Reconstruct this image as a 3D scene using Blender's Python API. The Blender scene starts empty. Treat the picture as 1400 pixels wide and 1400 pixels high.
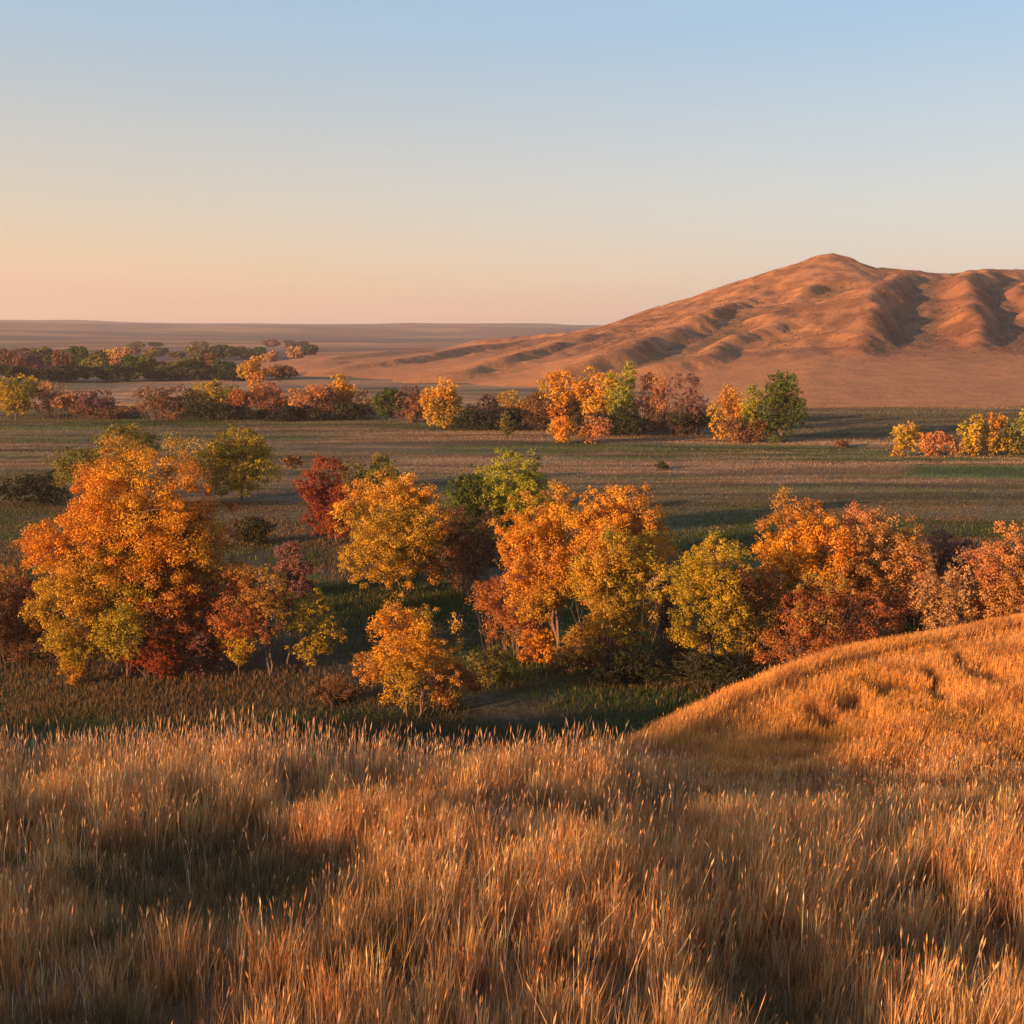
import bpy, math
import numpy as np
R = math.radians
rng = np.random.default_rng(11)
sc = bpy.context.scene
col = sc.collection

# ------------------------------------------------------------------ camera geometry
CZ = 20.0                      # eye height above the valley floor (m)
F = 1500.0                     # focal length in photo pixels (frame 1400 wide)
PITCH = math.atan((700-451)/F)
SUN_EL, SUN_AZ = R(10.0), R(237.0)      # azimuth clockwise from +Y
SUN_DIR = np.array([math.sin(SUN_AZ)*math.cos(SUN_EL), math.cos(SUN_AZ)*math.cos(SUN_EL), math.sin(SUN_EL)])

def ray(px, py):
    a, b = (px-700)/F, (700-py)/F
    return np.array([a, math.cos(PITCH)+b*math.sin(PITCH), -math.sin(PITCH)+b*math.cos(PITCH)])
def on_z(px, py, z=0.0):
    d = ray(px, py); t = (z-CZ)/d[2]
    return d[0]*t, d[1]*t
def on_y(px, py, y):
    d = ray(px, py); t = y/d[1]
    return d[0]*t, y, CZ+d[2]*t

# ------------------------------------------------------------------ noise
def _h(ix, iy, iz, s):
    n = (ix.astype(np.int64)*374761393 + iy.astype(np.int64)*668265263 + iz.astype(np.int64)*2147483647 + s*974634777) & 0xFFFFFFFF
    n = ((n ^ (n >> 13))*1274126177) & 0xFFFFFFFF
    n = (n ^ (n >> 16)) & 0xFFFFFFFF
    return n/4294967295.0
def vn2(x, y, s=0):
    x = np.asarray(x, float); y = np.asarray(y, float)
    ix, iy = np.floor(x), np.floor(y); fx, fy = x-ix, y-iy
    fx = fx*fx*(3-2*fx); fy = fy*fy*(3-2*fy); z = np.zeros_like(ix)
    a = _h(ix, iy, z, s); b = _h(ix+1, iy, z, s); c = _h(ix, iy+1, z, s); d = _h(ix+1, iy+1, z, s)
    return (a*(1-fx)+b*fx)*(1-fy)+(c*(1-fx)+d*fx)*fy
def fbm(x, y, s=0, o=4):
    v, a, t = 0, 1.0, 0
    for i in range(o):
        v = v+a*vn2(x*2**i+i*17.3, y*2**i-i*9.1, s+i); t += a; a *= .5
    return v/t
def vn3(p, s=0):
    i = np.floor(p); f = p-i; f = f*f*(3-2*f); r = 0
    for dx in (0, 1):
        for dy in (0, 1):
            for dz in (0, 1):
                w = (f[:,0] if dx else 1-f[:,0])*(f[:,1] if dy else 1-f[:,1])*(f[:,2] if dz else 1-f[:,2])
                r = r+w*_h(i[:,0]+dx, i[:,1]+dy, i[:,2]+dz, s)
    return r
def ss(a, b, x):
    t = np.clip((x-a)/(b-a), 0, 1); return t*t*(3-2*t)
def smax(a, b, k):
    return np.maximum(a, b)+k*np.log1p(np.exp(-np.abs(a-b)/k))

# ------------------------------------------------------------------ terrain
KN = [(700,1110,14.2),(790,1070,14.8),(862,1030,15.6),(900,1014,16.3),(960,986,17.6),(1010,958,18.9),(1060,935,20.0),(1130,905,21.4),(1190,892,22.4),(1250,880,23.1),(1330,862,23.9),(1400,847,24.5),(1520,826,25.4),(1800,790,27)]
KP = np.array([on_y(*k) for k in KN])
def knoll(x, y):
    yc = np.interp(x, KP[:,0], KP[:,1]); zc = np.interp(x, KP[:,0], KP[:,2]) - .24
    zc = zc - np.clip(KP[0,0]-x, 0, None)*2
    zc = zc + np.clip(x-KP[-1,0], 0, 40)*.12
    yc = yc + np.clip(x-KP[-1,0], 0, 40)*.15
    d = y-yc
    front = zc+.145*np.sqrt(d*d+1.0)-.145-.10*np.exp(-(d/1.5)**2)
    back = zc-.62*(np.sqrt(d*d+2.2)-1.48)
    return np.where(d < 0, front, np.minimum(back, zc))
def lip_y(x):
    return 14.0 + np.clip(-x-60, 0, 80)*.1 + (fbm(x*.16+3, x*0+.5, 5, 2)-.5)*1.6
def height(x, y):
    x = np.asarray(x, float); y = np.asarray(y, float)
    L = lip_y(x)
    left = np.clip(-x-34, 0, 90)  # unseen left shoulder of the slope, lowered so low sun reaches the trees
    top = 17.2-.221*np.clip(y, -8, None)*np.where(x > -24, 1, np.exp(-np.clip(-x-24, 0, 200)/22))
    top = np.where(x < -24, top - (1-np.exp(-np.clip(-x-24,0,200)/22))*1.0 - np.minimum(left, 75)*.085, top) - .35*ss(.05, .25, x/np.maximum(y, 1))*ss(9, 14, y)*(y > 1)
    top = top + np.clip(-y-8, 0, 60)*.02
    top = top + (fbm(x*.35, y*.35, 8, 3)-.5)*.42
    top = top - .30*np.exp(-(((x+2.6)/1.2)**2+((y-8.9)/1.4)**2)) - .3*np.exp(-(((x+2.6)/1.0)**2+((y-5.6)/.8)**2)) \
        - .28*np.exp(-(((x-1.7)/.5)**2+((y-6.6)/1.1)**2)) - .3*np.exp(-(((x-3.4)/1.0)**2+((y-7.3)/.9)**2))
    d = y-L
    hill = top-.80*np.where(d > 0, np.sqrt(d*d+.5)-.7, 0)*(d > 0)
    kn = knoll(x, y)+(fbm(x*.7, y*.7, 21, 4)-.5)*.30*ss(0, 3, np.abs(y-np.interp(x, KP[:,0], KP[:,1])))
    kn = kn - .06*np.exp(-(((x-(6.0+(y-18.4)*.75))/.6)**2))*np.exp(-((y-18.2)/1.2)**2)      # small erosion cuts in the mound
    kn = kn - .08*np.exp(-(((x-9.0-(y-20.5)*.15)/.3)**2))*np.exp(-((y-20.3)/1.7)**2)
    kn = np.where((y > 10) & (y < 110), kn, -50)
    hill = smax(hill, kn, .12)
    r = np.sqrt(x*x+y*y)
    fl = (fbm(x*.02, y*.05, 31, 4)-.5)*1.3*ss(60, 160, y) + (fbm(x*.08, y*.2, 33, 3)-.5)*.35
    fl = fl - .9*np.exp(-((y-(66+4*np.sin(x*.05)))/6.0)**2)*0.6                                     # old creek bed
    far = ss(900, 5000, r)*(34-np.clip(x/np.maximum(r, 1), -.6, .6)*42)*ss(-1, 200, y)
    rol = (fbm(x*.0009, y*.0016, 41, 4)-.5)*2*ss(900, 3500, r)*24
    rol2 = (fbm(x*.003, y*.006, 43, 3)-.5)*2*ss(420, 1100, r)*3.0
    floor = fl+far+rol+rol2
    return smax(hill, floor, .5)

def mesh_obj(name, V, Q=None, T=None, mat=None, parent=None, colr=None, smooth=False, link=True):
    me = bpy.data.meshes.new(name)
    V = np.ascontiguousarray(V, np.float32)
    nq = 0 if Q is None else len(Q); nt = 0 if T is None else len(T)
    loops = np.concatenate([a.ravel() for a in (Q, T) if a is not None and len(a)]).astype(np.int32)
    starts = np.concatenate([np.arange(nq)*4, nq*4+np.arange(nt)*3]).astype(np.int32)
    me.vertices.add(len(V)); me.vertices.foreach_set('co', V.ravel())
    me.loops.add(len(loops)); me.loops.foreach_set('vertex_index', loops)
    me.polygons.add(nq+nt); me.polygons.foreach_set('loop_start', starts)
    if smooth: me.polygons.foreach_set('use_smooth', np.ones(nq+nt, bool))
    me.update(calc_edges=True)
    if colr is not None:
        a = me.color_attributes.new('tint', 'FLOAT_COLOR', 'POINT')
        c = np.ones((len(V), 4), np.float32); c[:, :3] = colr
        a.data.foreach_set('color', c.ravel())
    if mat: me.materials.append(mat)
    o = bpy.data.objects.new(name, me)
    if link: col.objects.link(o)
    if parent is not None: o.parent = parent
    return o
def tag(o, label=None, cat=None, group=None, kind=None):
    if label: o['label'] = label
    if cat: o['category'] = cat
    if group: o['group'] = group
    if kind: o['kind'] = kind
    return o

# ------------------------------------------------------------------ materials
def material(name, noise=(6.0, .25), rough=.9, trans=0.0, bump=0.0, bscale=20.0, stretch=(1,1,1), base=None):
    m = bpy.data.materials.new(name); m.use_nodes = True
    nt = m.node_tree; nt.nodes.clear(); N = nt.nodes.new; L = nt.links.new
    out = N('ShaderNodeOutputMaterial')
    if base is None:
        at = N('ShaderNodeAttribute'); at.attribute_name = 'tint'; src = at.outputs['Color']
    else:
        rg = N('ShaderNodeRGB'); rg.outputs[0].default_value = (*base, 1); src = rg.outputs[0]
    tc = N('ShaderNodeTexCoord'); mp = N('ShaderNodeMapping'); mp.inputs['Scale'].default_value = stretch
    L(tc.outputs['Object'], mp.inputs['Vector'])
    ns = N('ShaderNodeTexNoise'); ns.inputs['Scale'].default_value = noise[0]; ns.inputs['Detail'].default_value = 5; ns.inputs['Roughness'].default_value = .65
    L(mp.outputs[0], ns.inputs['Vector'])
    mr = N('ShaderNodeMapRange'); mr.inputs['From Min'].default_value = .3; mr.inputs['From Max'].default_value = .7
    mr.inputs['To Min'].default_value = 1-noise[1]; mr.inputs['To Max'].default_value = 1+noise[1]; mr.clamp = False
    L(ns.outputs['Fac'], mr.inputs['Value'])
    mx = N('ShaderNodeMix'); mx.data_type = 'RGBA'; mx.blend_type = 'MULTIPLY'; mx.inputs['Factor'].default_value = 1
    L(src, mx.inputs['A']); L(mr.outputs[0], mx.inputs['B'])
    cl = mx.outputs['Result']
    if trans > 0:
        d = N('ShaderNodeBsdfDiffuse'); t = N('ShaderNodeBsdfTranslucent'); a = N('ShaderNodeMixShader'); a.inputs[0].default_value = trans
        L(cl, d.inputs['Color']); L(cl, t.inputs['Color']); L(d.outputs[0], a.inputs[1]); L(t.outputs[0], a.inputs[2])
        L(a.outputs[0], out.inputs['Surface'])
    else:
        d = N('ShaderNodeBsdfPrincipled'); d.inputs['Roughness'].default_value = rough
        d.inputs['Specular IOR Level'].default_value = .15
        L(cl, d.inputs['Base Color'])
        if bump:
            n2 = N('ShaderNodeTexNoise'); n2.inputs['Scale'].default_value = bscale; n2.inputs['Detail'].default_value = 6
            L(mp.outputs[0], n2.inputs['Vector'])
            b = N('ShaderNodeBump'); b.inputs['Strength'].default_value = 1.0; b.inputs['Distance'].default_value = bump
            L(n2.outputs['Fac'], b.inputs['Height']); L(b.outputs[0], d.inputs['Normal'])
        L(d.outputs[0], out.inputs['Surface'])
    return m
M_ground = material('ground_soil_and_turf', (.9, .35), bump=.12, bscale=3.0)
M_hill = material('dry_hill_turf', (.12, .18), bump=.40, bscale=.5)
M_grass = material('dry_grass_blades', (1.2, .12), trans=.45)
M_leaf = material('autumn_leaves', (.8, .12), trans=.28)
M_bark = material('grey_bark', (5, .3), base=(.17, .115, .085), bump=.02, bscale=12, stretch=(1,1,.25))
M_twig = material('pinkish_twigs', (5, .25), base=(.19, .12, .09), bump=.01, bscale=12)

# ------------------------------------------------------------------ ground sheet
def mixc(a, b, t): return a+(b-a)*t[..., None]
STRAW = np.array([.40, .215, .085]); GREEN = np.array([.060, .082, .020]); DARK = np.array([.075, .060, .032])
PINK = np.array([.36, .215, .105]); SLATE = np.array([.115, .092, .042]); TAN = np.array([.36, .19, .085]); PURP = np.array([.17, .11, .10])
def ground_colour(x, y, z):
    r = np.sqrt(x*x+y*y); b = np.where(y > 1, x/np.maximum(y, 1), 0)          # bearing
    n1 = fbm(x*.011, y*.055, 51, 5); n2 = fbm(x*.05, y*.09, 52, 4); n3 = fbm(x*.006+7, y*.11, 53, 4)
    o = np.ones(x.shape)
    c = mixc(DARK*o[..., None], GREEN, ss(.42, .58, n2))
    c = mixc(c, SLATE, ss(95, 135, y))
    # pinkish straw streaks across the open flat
    band = ss(140, 158, y)*(1-ss(215, 240, y))*ss(-.22, .0, b)
    c = mixc(c, PINK*.8, np.clip(band*ss(.36, .52, n1)*.85, 0, 1))
    c = mixc(c, PINK*.62, ss(110, 150, y)*(1-ss(500, 620, y))*ss(.52, .60, n3)*.75)
    c = mixc(c, GREEN*1.1, ss(120, 160, y)*(1-ss(300, 400, y))*ss(.55, .66, fbm(x*.02, y*.08, 57, 3))*.8)
    c = mixc(c, SLATE*.8, ss(.24, .27, b)*ss(196, 206, y)*(1-ss(272, 290, y))*.85)  # shade on the right-hand flat before the butte, painted into the ground colour
    c = mixc(c, GREEN*1.4, ss(.35, .38, b)*(1-ss(.47, .5, b))*ss(146, 150, y)*(1-ss(158, 164, y)))
    c = mixc(c, PINK*1.3, ss(.325, .335, b)*ss(.9, 0, np.abs(y-(170+6*b)))*.9)
    c = mixc(c, TAN, ss(275, 300, y)*(1-ss(430, 470, y))*ss(.3, .5, fbm(x*.01, y*.03, 61, 4))*.9)
    n4 = fbm(x*.022, y*.42, 58, 4); c = c*(1+.75*(ss(.35, .65, n4)-.5)*ss(90, 140, y)*(1-ss(330, 460, y)))[..., None]
    farc = mixc(mixc(TAN*.8*o[..., None], TAN*.42, ss(.45, .55, fbm(x*.004, y*.012, 64, 4))), PURP*.5, ss(.38, .60, fbm(x*.0018+y*.0004, y*.0045, 63, 5))*.9)
    farc = farc*(1+.9*(fbm(x*.010, y*.022, 67, 4)-.5))[..., None]
    c = mixc(c, farc, ss(430, 600, y))
    hillm = ss(.6, 3.5, z)*(r < 140)
    kn = ss(-1.2, .6, z-knoll(x, y)+.6)*(y > 15)*(y < 60)
    c = mixc(c, STRAW*.5, hillm)
    bare = ss(.56, .64, fbm(x*.9, y*.9, 66, 3))*hillm
    c = mixc(c, np.array([.17, .085, .045]), bare*.7)
    return np.clip(c, .01, .9)

ang = np.concatenate([np.arange(-180, -36, 1.5), np.arange(-36, 36, .13), np.arange(36, 180, 1.5)])
rad = np.exp(np.arange(math.log(.5), math.log(9200), .0135))
A, RR = np.meshgrid(np.radians(ang), rad)
X, Y = RR*np.sin(A), RR*np.cos(A); Z = height(X, Y)
nr, na = X.shape
idx = np.arange(nr*na).reshape(nr, na); nxt = np.roll(idx, -1, 1)
Q = np.stack([idx[:-1], nxt[:-1], nxt[1:], idx[1:]], -1).reshape(-1, 4)
V = np.stack([X, Y, Z], -1).reshape(-1, 3)
V = np.vstack([V, [[0, 0, float(height(0., 0.))]]])
T = np.stack([nxt[0], idx[0], np.full(na, nr*na)], -1)
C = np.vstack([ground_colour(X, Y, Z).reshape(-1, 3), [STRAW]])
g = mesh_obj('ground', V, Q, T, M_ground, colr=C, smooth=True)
tag(g, 'valley floor with the dry grassy slope in front', kind='structure')

# ------------------------------------------------------------------ the butte and its spurs
def P(*a): return [on_y(*p) for p in a]
RIDGE = P((440,476,1150),(540,473,1050),(620,465,950),(700,461,880),(760,456,820),(860,444,770),(960,425,730),(1000,415,715),(1040,400,705),(1080,377,695),(1108,357,690),(1124,351,686),(1137,347,685),(1147,351,686),(1162,361,690),(1200,368,695),(1250,371,700),(1300,375,710),(1350,369,720),(1400,369,740),(1500,372,760),(1700,392,780),(1950,430,800))
SP = [ # (points, slope on the left side, slope on the right side)
 (P((1000,415,715),(930,442,650),(850,458,580),(770,480,520),(690,500,470),(630,512,440)), .22, .85),
 (P((860,449,770),(760,472,670),(660,482,600),(560,498,540),(470,507,500)), .18, .75),
 (P((1080,377,695),(1050,410,630),(1000,432,570),(930,462,510),(860,484,455),(800,500,420)), .26, .9),
 (P((1137,350,685),(1130,392,620),(1090,425,560),(1050,452,505),(1000,478,450),(930,500,405)), .30, .75),
 (P((1200,368,695),(1185,398,600),(1160,430,540),(1130,462,480),(1090,490,425)), .30, .42),
 (P((1250,371,700),(1222,396,600),(1195,414,545),(1182,432,515),(1178,462,470),(1172,490,425)), .34, 1.0),
 (P((1330,371,715),(1290,394,620),(1262,412,560),(1275,440,520),(1288,470,470),(1286,488,440)), .60, .95),
 (P((1350,369,720),(1335,392,630),(1318,408,570),(1326,432,530),(1340,460,480),(1350,480,440)), .55, 1.0),
 (P((1450,372,740),(1420,392,650),(1400,410,590),(1412,440,530),(1425,468,480)), .5, .9),
 (P((1600,380,760),(1560,400,650),(1530,420,580),(1520,450,520),(1530,480,450)), .4, .8),
 (P((600,478,800),(540,488,700),(480,495,620),(430,503,560)), .10, .22)]
def spur_h(x, y, pts, sl, sr, rnd, lift=0):
    pts = [(a, b, c+lift*min(1, i)*(1 if i < len(pts)-1 else .4)) for i, (a, b, c) in enumerate(pts)]
    best = np.full(x.shape, -1e3)
    for (x0, y0, z0), (x1, y1, z1) in zip(pts[:-1], pts[1:]):
        dx, dy = x1-x0, y1-y0; t = np.clip(((x-x0)*dx+(y-y0)*dy)/(dx*dx+dy*dy), 0, 1)
        ex, ey = x-(x0+t*dx), y-(y0+t*dy); d = np.sqrt(ex*ex+ey*ey)
        w = .5+.5*np.clip(ex/np.maximum(d, .01)*1.3, -1, 1)
        s = sl+(sr-sl)*w
        f = s*(np.sqrt(d*d+rnd*rnd)-rnd);
        best = np.maximum(best, z0+(z1-z0)*t-f)
    return best
def hill_h(x, y):
    wx = x+(fbm(x*.02, y*.02, 71, 3)-.5)*18; wy = y+(fbm(x*.02, y*.02, 72, 3)-.5)*18
    m = spur_h(x, y, RIDGE, .32, .36, 2.5)
    for i, (pts, sl, sr) in enumerate(SP): m = smax(m, spur_h(wx, wy, pts, sl, sr, 3, (4.5, 4.5, 5.0, 3.0, 2.0, 7.5, 2.5, 8.5, 6.5, 4, 4)[i]), .8)
    b = x/y
    yf = np.interp(b, [-.3, -.17, .04, .2, .27, .47, .8], [560, 480, 395, 330, 292, 286, 300])
    d = y-yf+(fbm(x*.02, y*0, 73, 2)-.5)*16
    ap = np.where(d > 0, .062*d+.00010*d*d, .1*d)
    ap = np.minimum(ap, np.interp(b, [-.3, -.15, 0, .2, .3, .6], [1.0, 2.2, 6, 10, 13, 13]))
    ap = ap-8*ss(-.17, -.26, b)
    h = smax(m, ap, 1.2)
    k = ss(8, 26, h)
    rid = 1-np.abs(2*fbm(wx*.022+wy*.006, wy*.009, 75, 4)-1)*2
    h = h+(rid-.4)*1.6*k + (fbm(x*.05, y*.05, 77, 3)-.5)*1.4*k
    h = h-np.clip(np.abs(x/y-.2)-.9, 0, 9)*0
    return h
xs = np.arange(-330, 830, 2.6); ys = np.arange(270, 1180, 2.6)
X, Y = np.meshgrid(xs, ys); Z = hill_h(X, Y)
def erode(Z, rounds, n, steps, g, k_e=.16, k_d=.10):
    ny, nx = Z.shape
    for _ in range(rounds):
        px = g.random(n)*(nx-4)+1.5; py = g.random(n)*(ny-4)+1.5
        vx = np.zeros(n); vy = np.zeros(n); sed = np.zeros(n); w = np.ones(n); dZ = np.zeros_like(Z)
        for _s in range(steps):
            i = px.astype(int); j = py.astype(int); fx = px-i; fy = py-j
            a, b, c_, d_ = Z[j, i], Z[j, i+1], Z[j+1, i], Z[j+1, i+1]
            gx = (b-a)*(1-fy)+(d_-c_)*fy; gy = (c_-a)*(1-fx)+(d_-b)*fx
            h0 = a*(1-fx)*(1-fy)+b*fx*(1-fy)+c_*(1-fx)*fy+d_*fx*fy
            vx = vx*.35-gx*.65; vy = vy*.35-gy*.65; L = np.sqrt(vx*vx+vy*vy)+1e-6
            qx = np.clip(px+vx/L, 1, nx-3); qy = np.clip(py+vy/L, 1, ny-3)
            i2 = qx.astype(int); j2 = qy.astype(int); f2 = qx-i2; g2 = qy-j2
            h1 = (Z[j2, i2]*(1-f2)+Z[j2, i2+1]*f2)*(1-g2)+(Z[j2+1, i2]*(1-f2)+Z[j2+1, i2+1]*f2)*g2
            dh = h0-h1; cap = np.maximum(dh, .01)*w*1.6
            ch = np.where(sed < cap, -np.minimum((cap-sed)*k_e, np.maximum(dh, 0)*.5), (sed-cap)*k_d)
            sed -= ch
            for jj, ii, ww in ((j, i, (1-fx)*(1-fy)), (j, i+1, fx*(1-fy)), (j+1, i, (1-fx)*fy), (j+1, i+1, fx*fy)):
                np.add.at(dZ, (jj, ii), ch*ww)
            px, py = qx, qy; w *= .985
        Z = Z+np.clip(dZ, -1.2, .8)
    return Z
Z = Z+(fbm(X*.11, Y*.11, 79, 3)-.5)*1.2*ss(6, 20, Z)
Z0 = Z.copy(); Z = erode(Z, 16, 8000, 60, np.random.default_rng(5))
Zb = (Z+np.roll(Z, 1, 0)+np.roll(Z, -1, 0)+np.roll(Z, 1, 1)+np.roll(Z, -1, 1))/5
Z = Z*.75+Zb*.25; Z[Z0 < 3] = Z0[Z0 < 3]
Z = Z+((fbm(X*.16, Y*.13, 86, 3)-.5)*1.5+(fbm(X*.045, Y*.06, 87, 3)-.5)*1.4)*ss(8, 18, Z0)
for (vx_, vy_, vz_) in P((1137,348,684)):
    q_ = np.sqrt(((X-vx_)/1.5)**2+((Y-vy_)/2)**2); Z = np.where(q_ < 40, np.maximum(Z, vz_-.5*q_+np.where(X > vx_, -.25*(X-vx_), 0)), Z)
Z = Z-60*ss(900, 1170, Y)
ny, nx = X.shape; idx = np.arange(nx*ny).reshape(ny, nx)
Q = np.stack([idx[:-1,:-1], idx[:-1,1:], idx[1:,1:], idx[1:,:-1]], -1).reshape(-1, 4)
n1 = fbm(X*.012, Y*.012, 81, 5); n2 = fbm(X*.05, Y*.03, 82, 4)
c = mixc(np.array([.32, .142, .054])*np.ones(X.shape)[..., None], np.array([.215, .090, .040]), ss(.40, .60, n1)*.9)
c = mixc(c, np.array([.17, .085, .045]), ss(.52, .64, n2)*.5)
sc_n = fbm(X*.22, Y*.12, 84, 3); c = c*(1+.55*(ss(.35, .65, sc_n)-.5))[..., None]
apr = 1-ss(7, 12, Z)
c = mixc(c, np.array([.38, .170, .062]), apr*.8)
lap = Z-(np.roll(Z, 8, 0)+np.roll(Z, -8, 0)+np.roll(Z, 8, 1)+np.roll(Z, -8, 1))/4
c = mixc(c, np.array([.085, .070, .038]), ss(-1.2, -3.0, lap)*.55)     # darker brown along the gully bottoms
HILL = (X, Y, Z, lap)
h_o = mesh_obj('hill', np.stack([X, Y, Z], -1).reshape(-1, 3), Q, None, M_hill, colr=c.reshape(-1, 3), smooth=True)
tag(h_o, 'rust brown butte with eroded spurs and a small pointed summit', kind='structure')

# ------------------------------------------------------------------ trees
PAL = {
 'orange':  [(.72,.31,.032), (.72,.40,.045), (.60,.21,.030)],
 'amber':   [(.70,.34,.034), (.62,.39,.045), (.56,.22,.03)],
 'gold':    [(.58,.38,.035), (.44,.36,.040), (.60,.26,.030)],
 'lime':    [(.34,.31,.035), (.46,.39,.04), (.17,.19,.028)],
 'olive':   [(.20,.17,.035), (.32,.22,.040), (.12,.12,.028)],
 'green':   [(.085,.115,.022), (.16,.18,.028), (.05,.07,.018)],
 'goldgreen':[(.50,.32,.030), (.12,.13,.024), (.26,.23,.030)],
 'red':     [(.28,.062,.026), (.40,.12,.03), (.15,.045,.024)],
 'rust':    [(.38,.13,.045), (.50,.19,.05), (.22,.075,.035)],
 'brown':   [(.22,.105,.045), (.32,.16,.055), (.12,.07,.035)],
 'pink':    [(.56,.23,.085), (.62,.30,.10), (.38,.15,.075)],
 'mauve':   [(.24,.11,.085), (.32,.15,.11), (.14,.075,.06)],
 'beige':   [(.50,.28,.11), (.58,.34,.13), (.34,.17,.07)],
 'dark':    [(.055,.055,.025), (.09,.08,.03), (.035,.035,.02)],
}
def tubes(paths, sides=5):
    Vs, Qs, n = [], [], 0
    for pts, rd in paths:
        pts = np.asarray(pts, float); k = len(pts)
        tn = np.gradient(pts, axis=0); tn /= np.maximum(np.linalg.norm(tn, axis=1)[:, None], 1e-6)
        up = np.where(np.abs(tn[:, 2:3]) > .9, np.array([[1., 0, 0]]), np.array([[0, 0, 1.]]))
        u = np.cross(tn, up); u /= np.linalg.norm(u, axis=1)[:, None]; v = np.cross(tn, u)
        th = np.arange(sides)*2*math.pi/sides
        ring = pts[:, None]+np.asarray(rd)[:, None, None]*(u[:, None]*np.cos(th)[None, :, None]+v[:, None]*np.sin(th)[None, :, None])
        Vs.append(ring.reshape(-1, 3))
        i = np.arange(k-1)[:, None]*sides+np.arange(sides)[None]; j = np.arange(k-1)[:, None]*sides+(np.arange(sides)[None]+1) % sides
        Qs.append((np.stack([i, j, j+sides, i+sides], -1)+n).reshape(-1, 4)); n += k*sides
    return np.vstack(Vs), np.vstack(Qs)
def curve(a, b, sag, g, n=5, wob=.06):
    t = np.linspace(0, 1, n)[:, None]; a = np.asarray(a); b = np.asarray(b); L = np.linalg.norm(b-a)
    p = a+(b-a)*t; p[:, 2:3] += sag*L*(t*(1-t))*4*.25
    p[1:-1] += g.normal(0, wob*L, (n-2, 3)); return p
def leaves(C, rho, n, size, pal, g, outc, seed, squash=.8):
    m = len(C)
    cen = np.repeat(C, n, 0); N = len(cen); rh = np.repeat(rho, n)
    d = g.normal(0, 1, (N, 3)); d /= np.linalg.norm(d, axis=1)[:, None]
    off = d*(rh*g.random(N)**.45)[:, None]; off[:, 2] *= squash
    p = cen+off
    nrm = g.normal(0, 1, (N, 3))*.55+d*1.15+np.array([0, 0, .25]); nrm /= np.linalg.norm(nrm, axis=1)[:, None]
    a = np.cross(nrm, g.normal(0, 1, (N, 3))); a /= np.linalg.norm(a, axis=1)[:, None]; b = np.cross(nrm, a)
    s = size*(.65+.7*g.random(N))[:, None]
    V = np.stack([p-a*s*.55, p-b*s*.36, p+a*s*.55, p+b*s*.36], 1).reshape(-1, 3)
    Q = np.arange(N*4).reshape(-1, 4)
    c0, c1, c2 = [np.array(x) for x in PAL[pal]]
    scale = max(float(np.ptp(C[:, 0])), 2.0)
    q = np.clip((vn3(C/scale*2.6+seed*3.7, seed)-.5)*1.9+g.normal(0, .13, m), -1, 1)
    cc = c0+(c1-c0)*np.clip(q, 0, 1)[:, None]+(c2-c0)*np.clip(-q, 0, 1)[:, None]
    if pal in ('orange', 'amber', 'pink', 'rust', 'gold'):      # patches still turning from green
        gq = ss(.50, .66, vn3(C/scale*2.0-seed*1.9, seed+9))[:, None]*(.62 if pal != 'pink' else .3)
        cc = cc+(np.array([.42, .31, .045])-cc)*gq
        gq = ss(.56, .70, vn3(C/scale*2.2+seed*5.1, seed+4))[:, None]*.45
        cc = cc+(np.array([.40, .17, .055])-cc)*gq
    cc = cc*np.exp(g.normal(0, .13, (m, 1)))
    cl = np.repeat(cc, n, 0)*np.exp(g.normal(0, .10, (N, 1)))
    return V, Q, np.repeat(np.clip(cl, .01, .9), 4, 0)
tree_i = 0
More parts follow.
